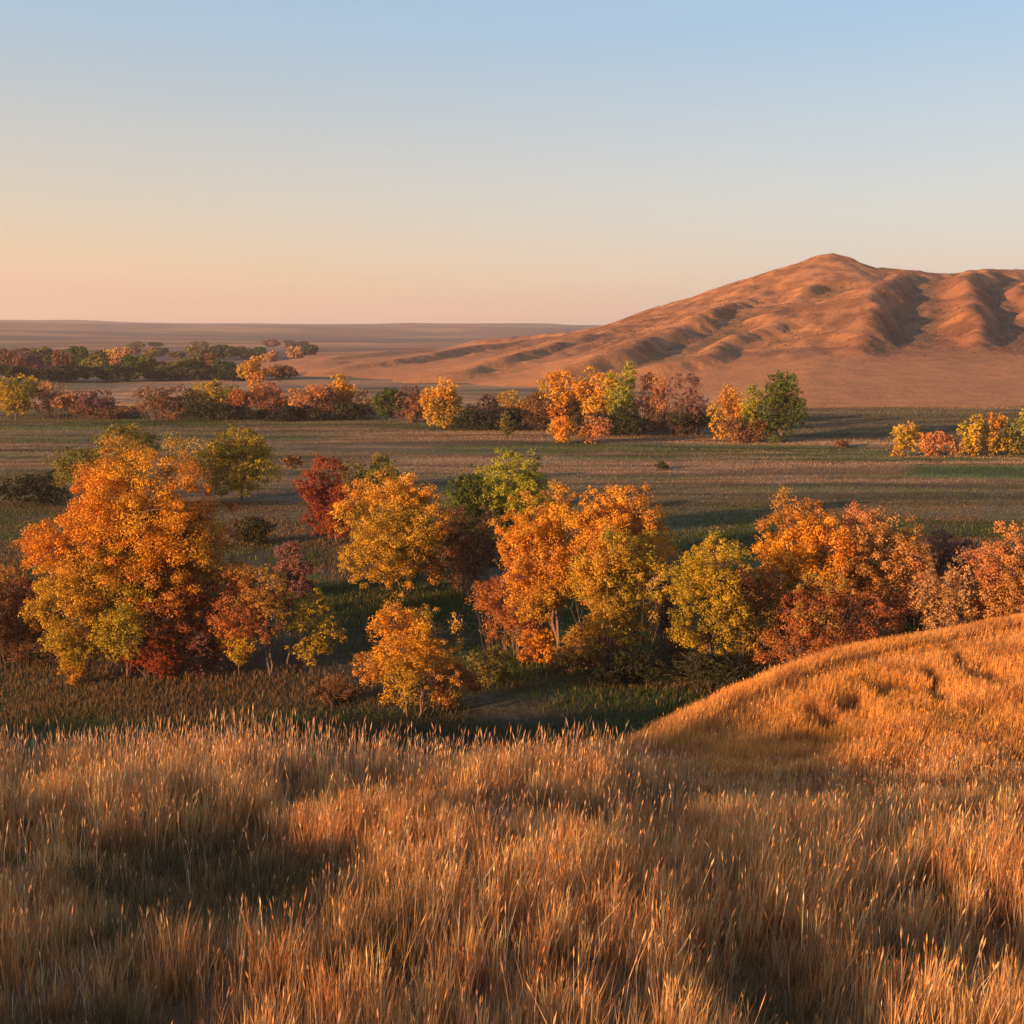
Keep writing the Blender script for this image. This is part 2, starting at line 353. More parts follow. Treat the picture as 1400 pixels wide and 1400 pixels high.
def tree(name, label, cat, cx, base, top, left, right, cb, pal, dens=1.0, stems=1, nl=7, group=None, brush=0.0, bz=None, leafs=1.0, flat=.85):
    """a trunk with limbs and a crown of many leaves; its place and size come from where it stands on the valley floor"""
    global tree_i; tree_i += 1; seed = tree_i*7+3; g = np.random.default_rng(seed)
    bx, by = on_z(cx, base, 0.0)
    for _ in range(3):
        zz = float(height(bx, by)) if by < 2000 else 0.0
        if cb == -1: break
        bx, by = on_z(cx, base, zz)
    m = by/F/math.cos(PITCH)*1.0                      # metres per photo pixel at that distance
    sc_ = np.linalg.norm(ray(cx, base)*by/ray(cx, base)[1])/math.sqrt(F*F)
    m = sc_/np.linalg.norm(ray(cx, base))
    ht = on_y(cx, top, by)[2]-zz
    lo = max(on_y(cx, max(cb, 1), by)[2]-zz, .05*ht)
    xl, xr = on_y(left, base, by)[0]-bx, on_y(right, base, by)[0]-bx
    W = xr-xl; Hc = ht-lo; xm = (xl+xr)/2; D = W*flat
    root = bpy.data.objects.new(name, None); col.objects.link(root); root.location = (bx, by, zz-.05); root.empty_display_size = .5
    tag(root, label, cat, group)
    # crown lobes
    rl = np.array([W*.30, D*.30, Hc*.27])
    dd = g.normal(0, 1, (nl, 3)); dd /= np.linalg.norm(dd, axis=1)[:, None]
    L = dd*np.array([W*.5, D*.5, Hc*.5])*.62*(.75+.4*g.random((nl, 1)))
    # keep them spread
    for _ in range(12):
        df = (L[:, None]-L[None])/np.array([W*.5, D*.5, Hc*.5]); ds = np.linalg.norm(df, axis=2)+1e-3
        L += (df/ds[..., None]**2).sum(1)*.02*np.array([W*.5, D*.5, Hc*.5])
    nn = np.linalg.norm(L/np.array([W*.5, D*.5, Hc*.5]), axis=1)[:, None]; L /= np.maximum(nn/(.72 if dens < 1 else .64), 1)
    L = np.vstack([L, [[0, 0, -.05*Hc]]])
    sz = np.concatenate([.75+.45*g.random(nl), [1.15 if dens < 1 else 1.4]])
    dist = math.hypot(bx, by)
    size = max(.088, dist*.0016)*leafs
    area = 3.1*((W*Hc)+(W*D)+(Hc*D))/3
    tot = dens*1.9*area/(size*size*.40)
    tot = float(np.clip(tot, 400, 92000))
    rho0 = np.clip(.066*(W+Hc)/2, size*1.6, .66)
    ncl = int(np.clip(3.4*area/(rho0*rho0*3.1)*min(dens, 1)**.6, 16, 1100)); n = max(6, int(tot/ncl))
    k = g.integers(0, len(L), ncl*2); d = g.normal(0, 1, (ncl*2, 3)); d[:, 2] += .15; d /= np.linalg.norm(d, axis=1)[:, None]
    Cc = L[k]+d*rl*sz[k][:, None]*(g.random((ncl*2, 1))**.33)*.93
    hole = vn3(Cc/max(W, 1)*6+seed, seed+1)
    Cc = Cc[hole > (.22 if dens > 1 else .29)+(.14 if dens < .7 else 0)][:ncl]
    Cc = Cc-np.array([0, 0, 0])
    ext = np.percentile(Cc, [1.5, 98.5], axis=0); r1 = rho0*.55
    Cc = (Cc-ext.mean(0))/np.maximum((ext[1]-ext[0])/2, 1e-3)*np.maximum(np.array([W/2, D/2, Hc/2])-r1, .05)
    Cc += np.array([xm, 0, lo+Hc/2])
    if brush: Cc[:, 2] = lo+(Cc[:, 2]-lo)*1.0
    keep = Cc[:, 2] > .08*ht*(0 if lo < .12*ht else 1)+.05
    Cc = Cc[keep]; Cc[:, 2] = np.maximum(Cc[:, 2], .15)
    rho = rho0*(.5+.9*g.random(len(Cc)))
    # skeleton
    paths = []; r0 = max(.016*ht, .05)*(1 if stems == 1 else .72); sb = []
    for s in range(stems):
        a = g.random()*6.28; o = np.array([math.cos(a)*.05*W, math.sin(a)*.05*W, 0])*(0 if stems == 1 else .25 if stems == 2 else 1+.25*stems)
        fx = (lo+.12*Hc) if stems < 4 else lo+.05*Hc
        f = np.array([xm*.5, 0, max(fx, .18*ht)])+o*1.8+g.normal(0, .03*W, 3)*np.array([1, 1, .3])
        p = curve(o, f, 0, g, 5, .04); paths.append((p, np.linspace(r0*1.15, r0*.75, 5))); sb.append(f)
    sb = np.array(sb); lob = L+np.array([xm, 0, lo+Hc/2]); lobp = []
    for q in lob:
        f = sb[g.integers(0, stems)] if stems > 1 else sb[0]
        q = q.copy(); q[2] = max(q[2], f[2]+.05*Hc)
        p = curve(f, q, -.1, g, 6, .05); lobp.append(p); paths.append((p, np.linspace(r0*.62, r0*.2, 6)))
    allp = np.vstack([p[1:] for p in lobp])
    nt_ = min(len(Cc), int(190 if dist < 120 else 30))
    for q in Cc[g.permutation(len(Cc))[:nt_]]:
        ds = np.linalg.norm(allp-q, axis=1)+np.maximum(allp[:, 2]-q[2], 0)*1.5; a = allp[np.argmin(ds)]
        q = q+(q-a)*g.random()*(.22 if dist < 120 else 0)+np.array([0, 0, rho0*.5*g.random()])
        paths.append((curve(a, q, .05, g, 4, .07), np.linspace(r0*.17, max(r0*.04, .009), 4)))
    if brush:                                         # many thin upright stems
        ns = int(26+W/max(size, .1)*1.6*brush); ns = min(ns, 130)
        bx_ = xm+(g.random(ns)-.5)*W*.9; by_ = (g.random(ns)-.5)*D*.8
        for u, v in zip(bx_, by_):
            e = 1-.5*(abs(u-xm)/(W*.5))**2
            hh = ht*(.72+.33*g.random())*max(e, .35)
            paths.append((np.array([[u*.75, v*.75, 0], [u*.86+g.normal(0, .02*W), v*.9, hh*.33], [u+g.normal(0, .03*W), v, hh*.66], [u*1.05+g.normal(0, .06*W), v+g.normal(0, .05*W), hh]]), np.array([.0030, .0024, .0017, .0008])*max(ht, 3)*(.6+dist/450)))
    tv, tq = tubes(paths, 5 if dist < 120 else 4)
    mesh_obj('trunk', tv, tq, None, M_twig if (brush or stems > 2) else M_bark, root, smooth=True)
    lv, lq, lc = leaves(Cc, rho, n, size, pal, g, None, seed)
    lv[:, 2] = np.maximum(lv[:, 2], .03)
    mesh_obj('crown', lv, lq, None, M_leaf, root, colr=lc)
    return root

NEAR = [
 # name, label, category, cx, base, top, left, right, crown bottom, palette, density, stems, lobes, extra
 ('broadleaf_tree','olive and orange tree showing behind the top left of the tallest orange tree','tree',146,700,580,82,212,690,'olive',.75,1,7,{}),
 ('broadleaf_tree','tallest tree, a broad bright orange crown in the big left clump','tree',205,922,608,112,306,835,'orange',1.25,2,12,{}),
 ('broadleaf_tree','orange tree leaning out on the left side of the big left clump','tree',118,918,700,44,175,862,'orange',.8,2,9,{}),
 ('broadleaf_tree','yellow green tree in the front middle of the big left clump','tree',172,930,742,118,235,885,'goldgreen',.8,2,7,{}),
 ('small_tree','low golden yellow tree at the front left foot of the big left clump','tree',112,932,828,72,152,925,'gold',.7,2,6,{}),
 ('broadleaf_tree','shaded red brown tree on the right side of the big left clump','tree',268,918,690,205,328,895,'rust',.85,2,8,{}),
 ('shrub','low red shrub under the big left clump','shrub',208,930,868,170,250,928,'red',.9,3,5,{}),
 ('shrub','dusky pink shrub between the big left clump and the thin orange brown tree','shrub',285,925,862,250,305,922,'mauve',.8,3,5,{}),
 ('broadleaf_tree','thin orange brown tree with a bare grey trunk right of the big left clump','tree',370,925,768,302,400,880,'rust',.75,2,8,{}),
 ('small_tree','small yellow tree at the left foot of the thin orange brown tree','tree',328,925,845,297,352,905,'gold',.7,2,5,{}),
 ('small_tree','sparse yellow green sapling with spread branches right of the thin orange brown tree','tree',400,920,808,385,470,895,'goldgreen',.42,3,6,{}),
 ('shrub','dull maroon bush in the shade behind the thin orange brown tree','shrub',395,815,742,362,430,812,'mauve',.9,3,5,{}),
 ('shrub','large dull brown bush cut by the left edge below the big left clump','shrub',18,905,800,-60,85,902,'brown',.8,4,7,{'brush':.6}),
 ('shrub','reddish bush at the left edge beside the leaning orange tree','shrub',22,860,772,-20,62,855,'rust',.75,3,6,{}),
 ('broadleaf_tree','round green tree with a golden left shoulder standing alone on the dark meadow','tree',330,685,587,279,378,672,'goldgreen',1.1,1,8,{}),
 ('broadleaf_tree','dark red tree at the left end of the middle trees','tree',462,742,626,414,505,728,'red',.95,2,8,{}),
 ('broadleaf_tree','dull green tree tucked behind the dark red tree','tree',508,712,625,465,548,705,'olive',.9,1,7,{}),
 ('broadleaf_tree','rounded bright orange tree in front of the dark red tree','tree',556,812,656,468,618,792,'orange',1.15,2,10,{}),
 ('broadleaf_tree','thin dusky orange tree between the rounded orange tree and the tall orange pair','tree',640,815,690,598,702,800,'brown',.6,3,8,{'brush':.2}),
 ('broadleaf_tree','bright yellow green tree with a twin domed top in the middle','tree',692,745,622,636,750,735,'lime',1.15,2,9,{}),
 ('small_tree','darker green tree below the left side of the twin domed green tree','tree',636,752,648,608,668,742,'green',1.0,1,6,{}),
 ('broadleaf_tree','left tree of the tall orange pair, glowing orange over bare stems','tree',768,905,672,686,818,838,'orange',1.2,3,10,{}),
 ('broadleaf_tree','right tree of the tall orange pair, orange on top','tree',845,905,668,776,912,815,'orange',1.15,3,10,{}),
 ('broadleaf_tree','yellow brown tree in front of the tall orange pair','tree',832,918,722,778,902,875,'gold',.8,4,9,{'brush':.15}),
 ('shrub','tangled rust shrub left of the bare stems of the tall orange pair','shrub',700,895,772,648,752,885,'rust',.6,4,7,{'brush':.2}),
 ('shrub','small glowing orange shrub at the foot of the tall orange pair','shrub',735,905,858,708,762,902,'orange',.8,3,5,{}),
 ('small_tree','bushy orange yellow tree on pinkish stems standing in front of the middle trees','tree',566,978,826,494,628,950,'amber',.62,5,10,{}),
 ('shrub','low rust shrub at the right foot of the bushy orange yellow tree','shrub',618,965,898,588,655,962,'rust',.6,3,5,{}),
 ('shrub','bare brown thicket of upright stems between the tall orange pair and the yellow topped tree','shrub',915,905,768,892,948,900,'mauve',.35,6,6,{'brush':1.0}),
 ('broadleaf_tree','dark green tree with a bright yellow top between the two orange groups','tree',966,928,735,912,1026,895,'goldgreen',.95,2,9,{}),
 ('small_tree','russet thicket at the left foot of the large orange group on the right','tree',1022,925,775,985,1062,915,'rust',.8,4,7,{'brush':.3}),
 ('broadleaf_tree','left tree of the large orange group on the right, flame orange','tree',1095,905,692,1030,1165,860,'orange',1.1,2,10,{}),
 ('broadleaf_tree','right tree of the large orange group, wide and pinkish orange','tree',1188,905,700,1115,1258,868,'pink',1.1,3,11,{}),
 ('broadleaf_tree','tangled orange brown tree low in the middle of the large orange group','tree',1120,930,790,1050,1200,915,'rust',.75,5,9,{'brush':.4}),
 ('shrub','dark green bush between the pinkish orange tree and the beige tree','shrub',1245,880,795,1222,1266,872,'green',1.0,3,5,{}),
 ('broadleaf_tree','bare looking mauve tree behind the beige tree on the right','tree',1286,858,726,1246,1332,838,'mauve',.7,3,8,{'brush':.6}),
 ('small_tree','beige tree with tangled bright twigs beside the crest of the mound','tree',1285,928,775,1245,1325,905,'beige',.75,4,7,{'brush':.3}),
 ('broadleaf_tree','orange tree cut by the right edge above the mound','tree',1378,925,722,1316,1440,905,'pink',1.0,3,10,{}),
 ('shrub','orange bush under the trees at the right edge','shrub',1345,918,800,1310,1385,905,'amber',.7,3,6,{}),
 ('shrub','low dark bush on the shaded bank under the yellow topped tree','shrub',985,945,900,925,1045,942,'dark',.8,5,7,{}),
 ('shrub','low russet brush hiding the feet of the tall orange pair','shrub',800,915,852,755,848,912,'rust',.7,4,6,{'brush':.2}),
 ('shrub','small olive bush between the tangled rust shrub and the bushy orange yellow tree','shrub',668,935,885,640,700,932,'olive',.7,3,5,{}),
 ('shrub','low bush in the grass left of the bushy orange yellow tree','shrub',455,960,925,425,490,957,'brown',.7,4,5,{}),
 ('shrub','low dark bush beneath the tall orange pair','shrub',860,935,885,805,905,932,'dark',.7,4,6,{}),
]
for (nm, lb, ct, cx, ba, tp, le, ri, cb, pl, dn, st, nl, ex) in NEAR:
    tree(nm, lb, ct, cx, ba, tp, le, ri, cb, pl, dn, st, nl, **ex)

G2 = 'trees and thickets of the line across the valley'
MID = [
 ('broadleaf_tree','yellow green tree at the left edge of the tree line across the valley',22,574,514,-14,50,'goldgreen',1.1,1,0),
 ('thicket','pinkish bare thicket beside the yellow green tree at the left edge',82,571,522,48,118,'pink',.5,5,1),
 ('thicket','low brown thicket starting the left half of the tree line',222,574,528,188,262,'brown',.6,5,1),
 ('broadleaf_tree','golden tree with a dark underside in the left half of the tree line',285,572,521,262,312,'goldgreen',1.0,1,0),
 ('small_tree','small olive tree right of the golden tree in the tree line',326,572,527,305,346,'olive',.9,2,0),
 ('broadleaf_tree','orange tinted thin tree standing a little behind the left half of the tree line',342,535,488,326,362,'amber',.8,1,0),
 ('thicket','reddish orange thicket of upright stems left of centre in the tree line',372,573,523,345,400,'rust',.65,5,1),
 ('thicket','rusty thicket with grey stems next to the pointed flame orange tree',424,574,525,398,452,'pink',.6,5,1),
 ('broadleaf_tree','pointed flame orange tree in the tree line',469,572,512,450,490,'orange',1.1,1,0),
 ('small_tree','small beige tree between the pointed orange tree and a dark green one',500,573,532,486,518,'beige',.6,2,0),
 ('broadleaf_tree','small dark green tree in the tree line left of the bright orange one',534,576,530,510,556,'green',1.0,1,0),
 ('thicket','low rusty thicket right of the small dark green tree',566,578,540,552,584,'rust',.6,4,1),
 ('broadleaf_tree','bright yellow orange tree standing clear in the tree line',605,585,522,578,632,'amber',1.2,2,0),
 ('thicket','dark brown thicket right of the bright yellow orange tree',655,582,540,630,685,'mauve',.7,5,1),
 ('thicket','dark thicket with an orange top near the middle of the tree line',712,584,534,682,742,'rust',.7,5,1),
 ('small_tree','thin olive sapling before the dark thicket in the middle of the tree line',690,598,562,680,704,'olive',.5,2,0),
 ('broadleaf_tree','reddish orange tree at the left of the tallest part of the tree line',768,588,508,738,798,'orange',.85,3,0),
 ('broadleaf_tree','orange tree in the tallest part of the tree line with stems below',818,590,508,792,852,'amber',.9,3,0),
 ('broadleaf_tree','tallest green topped tree of the tree line below the butte',846,592,498,826,868,'lime',.9,1,0),
 ('shrub','round orange shrub standing before the reddish orange tree',770,606,568,750,789,'orange',1.0,2,0),
 ('shrub','round brownish shrub standing before the green topped tree',812,607,570,790,834,'pink',.8,3,0),
 ('thicket','tall pinkish bare thicket right of the green topped tree',886,590,510,862,916,'pink',.5,6,1),
 ('thicket','tall mauve bare thicket left of the orange and dark green pair',936,594,512,908,966,'mauve',.5,6,1),
 ('shrub','pink shrub at the foot of the tall bare thickets',896,588,555,880,916,'pink',.9,2,0),
 ('small_tree','orange and gold tree left of the large dark green tree',992,602,528,968,1022,'amber',.8,3,0),
 ('small_tree','yellow green tree leaning against the large dark green tree',1030,604,528,1010,1050,'lime',.8,2,0),
 ('broadleaf_tree','large dark green tree ending the tree line in front of the apron of the butte',1066,606,510,1036,1097,'green',1.0,2,0),
 ('small_tree','spiky golden shrub tree at the left end of the short row on the right',1238,624,579,1218,1258,'gold',.8,3,0),
 ('shrub','low pinkish bush in the short row on the right',1275,624,588,1254,1300,'pink',.8,3,0),
 ('shrub','tiny beige bush between the pinkish bush and the golden tree on the right',1305,624,600,1294,1318,'beige',.7,2,0),
 ('small_tree','upright golden tree in the short row on the right',1324,624,568,1310,1340,'gold',1.0,2,0),
 ('small_tree','orange topped olive tree in the short row on the right',1352,623,566,1334,1376,'amber',.9,3,0),
 ('shrub','dark olive bush at the right end of the short row',1388,622,586,1368,1412,'olive',.8,3,0),
 ('small_tree','yellow green tree at the right edge behind the short row',1402,600,558,1388,1425,'lime',.9,1,0),
 ('shrub','low dark shrub on the meadow by the left edge',35,688,642,-25,92,'dark',.5,4,0),
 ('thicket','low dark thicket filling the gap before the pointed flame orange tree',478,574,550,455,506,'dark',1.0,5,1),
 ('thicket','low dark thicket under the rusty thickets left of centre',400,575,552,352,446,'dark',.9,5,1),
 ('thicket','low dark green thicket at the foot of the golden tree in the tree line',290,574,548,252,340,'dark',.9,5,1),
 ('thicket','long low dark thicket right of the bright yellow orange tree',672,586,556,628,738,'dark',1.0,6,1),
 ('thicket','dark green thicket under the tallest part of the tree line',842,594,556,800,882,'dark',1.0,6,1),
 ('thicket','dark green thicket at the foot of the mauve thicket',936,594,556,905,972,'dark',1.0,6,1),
 ('thicket','brown thicket low between the dark end tree and the orange and gold tree',1012,604,568,985,1048,'brown',.9,5,1),
 ('thicket','long low brown thicket beside the pink thicket at the left edge',140,573,556,105,190,'brown',.7,5,1),
 ('thicket','tall brown thicket right of the bare pinkish thicket near the left edge',128,572,532,100,160,'mauve',.6,5,1),
 ('thicket','brown thicket with grey stems before the reddish orange trees',738,588,536,712,766,'brown',.7,5,1),
 ('thicket','thin pinkish thicket showing between the small dark green tree and the bright yellow orange tree',560,577,528,540,590,'mauve',.6,5,1),
 ('thicket','brown thicket between the two rusty thickets left of centre',444,574,530,426,466,'brown',.7,5,1),
 ('thicket','brown thicket between the golden tree and the reddish orange thicket',318,573,532,296,354,'rust',.6,5,1),
 ('thicket','rusty thicket behind the orange tree in the tallest part of the tree line',800,586,520,770,842,'rust',.8,5,1),
 ('shrub','tiny dark shrub alone on the open flat below the mauve thicket',905,642,630,896,915,'dark',.9,2,0),
 ('shrub','tiny brown shrub alone on the open flat right of the dark end tree',1150,612,600,1140,1161,'brown',.9,2,0),
 ('shrub','small brown shrub on the flat between the dark red tree and the lone green tree',398,640,622,385,412,'brown',.8,2,0),
 ('shrub','dark round bush in the grass right of the lone green and gold tree',342,745,705,318,372,'dark',.8,3,0),
]
for (nm, lb, cx, ba, tp, le, ri, pl, dn, st, br) in MID:
    cbm = ba-(ba-tp)*(.14 if st == 1 else .05)
    tree(nm, lb, {'broadleaf_tree':'tree','small_tree':'tree','thicket':'thicket','shrub':'shrub'}[nm], cx, ba, tp, le, ri, cbm, pl, dn, st, 6, brush=br, group=G2 if ba < 608 else None)

FARL = 'trees of the hazy belt beyond the tree line'
FAR = [(x, b, t, w, p) for x, b, t, w, p in [
 (12,512,478,34,'brown'),(40,514,482,30,'mauve'),(64,512,476,30,'olive'),(88,516,480,26,'brown'),(108,506,474,24,'green'),(130,514,480,30,'olive'),(150,510,478,22,'gold'),
 (168,512,476,24,'beige'),(190,518,486,34,'green'),(212,516,490,26,'brown'),(236,518,494,28,'olive'),(262,516,488,28,'olive'),(286,515,484,26,'brown'),(306,516,492,28,'green'),
 (272,492,474,22,'olive'),(292,491,473,22,'green'),(312,490,472,20,'green'),(330,491,474,20,'olive'),(350,490,475,22,'green'),(368,498,480,16,'beige'),(404,492,474,14,'beige'),(418,488,472,26,'green'),
 (20,524,500,40,'dark'),(100,522,500,60,'dark'),(160,522,500,50,'dark'),(225,520,502,46,'dark'),(62,521,503,56,'dark'),(270,520,503,50,'dark'),(318,521,505,50,'dark'),(380,518,500,46,'brown')]]
NAMES = {'brown':'hazy brown','mauve':'hazy mauve','olive':'hazy olive','green':'hazy dark green','gold':'hazy golden','beige':'pale orange','dark':'low dark'}
for x, b, t, w, p in FAR:
    row = 'small tree in the farthest row above the belt' if b < 500 else ('bush along the foot of the far belt on the left' if p == 'dark' else 'tree in the far belt on the left')
    tree('shrub' if p == 'dark' else 'distant_tree', NAMES[p]+' '+row, 'shrub' if p == 'dark' else 'tree', x, b, t, x-w/2-3, x+w/2+3, b-(b-t)*.12, p, 1.0, 2, 5, group=FARL)

g_ = np.random.default_rng(77)
for i in range(26):
    x = (8+250*g_.random()) if i < 18 else (120+330*g_.random()); b = (484+9*g_.random()) if i < 18 else (473+6*g_.random()); hh_ = 6+5*g_.random(); w = hh_*(1.2+1.3*g_.random())
    tree('distant_tree', 'tiny dull tree, one of those scattered far out on the hazy plain', 'tree', x, b, b-hh_, x-w/2, x+w/2, b-1, ('brown', 'olive', 'mauve', 'dark')[i % 4], 1.0, 2, 4, group='tiny trees scattered on the far plain')

# ------------------------------------------------------------------ grass
def blades(P_, h, w, lean, colr, head, name, label, hw=.75, hlen=1.0):
    """each blade: a tapering bent strip of a quad and a triangle; some end in a slim seed head"""
    N = len(P_); yaw = rng.random(N)*6.283
    side = np.stack([np.cos(yaw), np.sin(yaw), np.zeros(N)], 1)*w[:, None]*.5
    up = np.zeros((N, 3)); up[:, 2] = h
    mid = P_+up*.55+lean*(h*.30)[:, None]; tip = P_+up*.97+lean*(h*.95)[:, None]
    V = np.stack([P_-side, P_+side, mid+side*.75, mid-side*.75, tip], 1).reshape(-1, 3)
    b = np.arange(N)[:, None]*5
    Q = b+np.array([[0, 1, 2, 3]]); T = b+np.array([[3, 2, 4]])
    c = np.repeat(colr, 5, 0)
    hd = np.where(head)[0]
    if len(hd):
        ax = (tip-mid)[hd]; hl = (.20+.14*rng.random(len(hd)))*hlen
        s = side[hd]/np.maximum(w[hd], 1e-4)[:, None]*2*np.maximum(w[hd]*hw, .004)[:, None]
        t0 = tip[hd]-ax*hl[:, None]*.8; t1 = tip[hd]+ax*hl[:, None]*.5; m_ = (t0+t1)/2
        V2 = np.stack([t0, m_+s, t1, m_-s], 1).reshape(-1, 3)
        Q2 = N*5+np.arange(len(hd)*4).reshape(-1, 4)
        V = np.vstack([V, V2]); Q = np.vstack([Q, Q2]); c = np.vstack([c, np.repeat(colr[hd]*np.array([1.12, 1.0, .95]), 4, 0)])
    o = mesh_obj(name, V, Q, T, M_grass, colr=np.clip(c, .01, .9))
    return tag(o, label, 'grass', kind='stuff')
G_ST = np.array([.78, .40, .135]); G_RU = np.array([.60, .26, .085]); G_PA = np.array([.86, .57, .30]); G_OL = np.array([.17, .135, .060]); G_GD = np.array([.80, .37, .075])
WIND = np.array([.07, .03, 0])
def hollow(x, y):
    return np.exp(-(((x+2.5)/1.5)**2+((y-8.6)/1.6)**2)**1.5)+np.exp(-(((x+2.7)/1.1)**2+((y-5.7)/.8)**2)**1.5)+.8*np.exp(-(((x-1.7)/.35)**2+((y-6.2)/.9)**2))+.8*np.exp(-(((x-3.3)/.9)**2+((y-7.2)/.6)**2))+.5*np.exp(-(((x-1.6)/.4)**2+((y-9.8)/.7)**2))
# foreground slope
def scatter(n, y0, y1, spread=.55, extra=4.2, power=1.0):
    y = y0+(y1-y0)*rng.random(n)**power
    x = (rng.random(n)*2-1)*(spread*y+extra); return x, y
nt_ = 13200
tx, ty = scatter(nt_, 3.4, 17.0, power=.62)
gapn = fbm(tx*1.25, ty*.95, 121, 3); keep = (ty < lip_y(tx)+1.8) & ((gapn > .40) | (rng.random(nt_) < .42))
tx, ty = tx[keep], ty[keep]
per = rng.integers(26, 62, len(tx))
gi = np.repeat(np.arange(len(tx)), per); N = len(gi)
rr = np.abs(rng.normal(0, .085, N)); th = rng.random(N)*6.283
x = tx[gi]+rr*np.cos(th); y = ty[gi]+rr*np.sin(th)
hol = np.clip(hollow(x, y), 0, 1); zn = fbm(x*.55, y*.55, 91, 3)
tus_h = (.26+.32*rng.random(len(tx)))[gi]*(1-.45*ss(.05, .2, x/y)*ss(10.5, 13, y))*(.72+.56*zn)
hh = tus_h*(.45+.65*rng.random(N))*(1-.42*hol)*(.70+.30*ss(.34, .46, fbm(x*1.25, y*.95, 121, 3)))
w = (.0042+.0032*rng.random(N))*(.75+y*.055)
out = np.stack([np.cos(th), np.sin(th), np.zeros(N)], 1)*(rr*1.5)[:, None]
lean = out+WIND+rng.normal(0, .09, (N, 3))*np.array([1, 1, 0])
cm = rng.random((len(tx), 1))[gi]; br = np.exp(rng.normal(0, .16, (len(tx), 1)))[gi]
c = G_ST+(G_RU-G_ST)*np.clip(cm*1.3-.3+ (fbm(x*.9, y*.9, 93, 2)[:, None]-.5)*1.2, 0, 1)
pm = (rng.random((N, 1)) < .20)*.8; c = c+(G_PA-c)*pm
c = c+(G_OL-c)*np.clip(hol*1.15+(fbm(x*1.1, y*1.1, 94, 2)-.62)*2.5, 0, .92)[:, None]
c = c*np.exp(rng.normal(0, .26, (N, 1)))*br
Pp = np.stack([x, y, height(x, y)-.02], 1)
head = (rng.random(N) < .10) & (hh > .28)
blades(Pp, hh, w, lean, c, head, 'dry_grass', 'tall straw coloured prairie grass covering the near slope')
# short undergrowth that fills the gaps between the tussocks
n = 240000
x, y = scatter(n, 3.2, 16.5, power=.6); k = (y < lip_y(x)+1.5) & ((fbm(x*1.25, y*.95, 121, 3) < .50) | (rng.random(n) < .3)); x, y = x[k], y[k]; N = len(x)
c = G_OL*1.15+(np.array([.34, .185, .085])-G_OL)*ss(.35, .65, fbm(x*1.7, y*1.7, 123, 3))[:, None]; c = c+(G_ST*.8-c)*(rng.random((N, 1)) < .12); c = c*np.exp(rng.normal(0, .25, (N, 1)))
blades(np.stack([x, y, height(x, y)-.02], 1), .07+.15*rng.random(N)*(.5+fbm(x*2, y*2, 124, 2)), (.005+.004*rng.random(N))*(.7+y*.06), WIND+rng.normal(0, .32, (N, 3))*np.array([1, 1, 0]), c, np.zeros(N, bool), 'short_grass', 'short grey green and brown undergrowth between the straw tussocks')
# tall flowering stalks, thick along the brow of the slope
n = 40000
x, y = scatter(n, 4.0, 17.5, power=.5); L_ = lip_y(x)
k = (y < L_+2.2) & ((rng.random(n) < .30) | (np.abs(y-L_-.6) < 1.7)) & (vn2(x*1.1, y*1.1, 97)+rng.random(n)*.5 > .55)
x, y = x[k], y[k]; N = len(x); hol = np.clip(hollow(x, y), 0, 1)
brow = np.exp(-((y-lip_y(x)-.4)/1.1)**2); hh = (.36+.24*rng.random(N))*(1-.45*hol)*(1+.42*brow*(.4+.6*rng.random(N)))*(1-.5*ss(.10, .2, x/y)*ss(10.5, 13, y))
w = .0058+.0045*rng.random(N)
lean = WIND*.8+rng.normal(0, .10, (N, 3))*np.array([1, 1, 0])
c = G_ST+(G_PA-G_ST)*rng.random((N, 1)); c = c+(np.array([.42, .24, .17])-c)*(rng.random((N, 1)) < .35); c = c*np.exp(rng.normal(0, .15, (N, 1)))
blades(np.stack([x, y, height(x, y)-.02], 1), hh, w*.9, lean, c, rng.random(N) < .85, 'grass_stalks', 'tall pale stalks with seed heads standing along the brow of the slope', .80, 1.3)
# mound on the right and the bank below the brow
n = 520000
x = 1.0+rng.random(n)*25; y = 14.5+rng.random(n)*15.5
kz = knoll(x, y); z = height(x, y); yc = np.interp(x, KP[:,0], KP[:,1])
k = (np.abs(z-kz) < .35) & (y < yc+2.2) & (x < .56*y+6)
x, y, z = x[k], y[k], z[k]; N = len(x)
zn = fbm(x*.8, y*.8, 101, 3)
cut = ss(.38, .62, fbm(x*3.1, y*2.2, 108, 2))*np.clip(1.3*np.exp(-(((x-(6.0+(y-18.4)*.75))/.6)**2))*np.exp(-((y-18.2)/1.5)**2)+np.exp(-(((x-9.0-(y-20.5)*.15)/.22)**2))*np.exp(-((y-20.3)/2.4)**2)+.8*np.exp(-(((x-8.1-(y-20.5)*.3)/.16)**2))*np.exp(-((y-19.6)/2.0)**2), 0, 1)
hh = (.20+.20*rng.random(N))*(.6+.8*zn)*(1-.75*cut)
w = .010+.010*rng.random(N)
lean = WIND*1.5+rng.normal(0, .13, (N, 3))*np.array([1, 1, 0])
c = G_GD+(G_ST-G_GD)*np.clip(rng.random((N, 1))*.9+(fbm(x*.6, y*.6, 103, 3)[:, None]-.5)*2, 0, 1)
c = c+(G_RU*.9-c)*ss(.54, .66, fbm(x*1.3, y*1.3, 105, 3))[:, None]*.75; c = c+(np.array([.22, .10, .05])-c)*np.clip(cut*1.3*ss(.3, .5, vn2(x*4, y*4, 107)), 0, .85)[:, None]
c = c*np.exp(rng.normal(0, .14, (N, 1)))
blades(np.stack([x, y, z-.02], 1), hh, w, lean, c, rng.random(N) < .04, 'mound_grass', 'shorter golden grass covering the sunlit mound on the right')
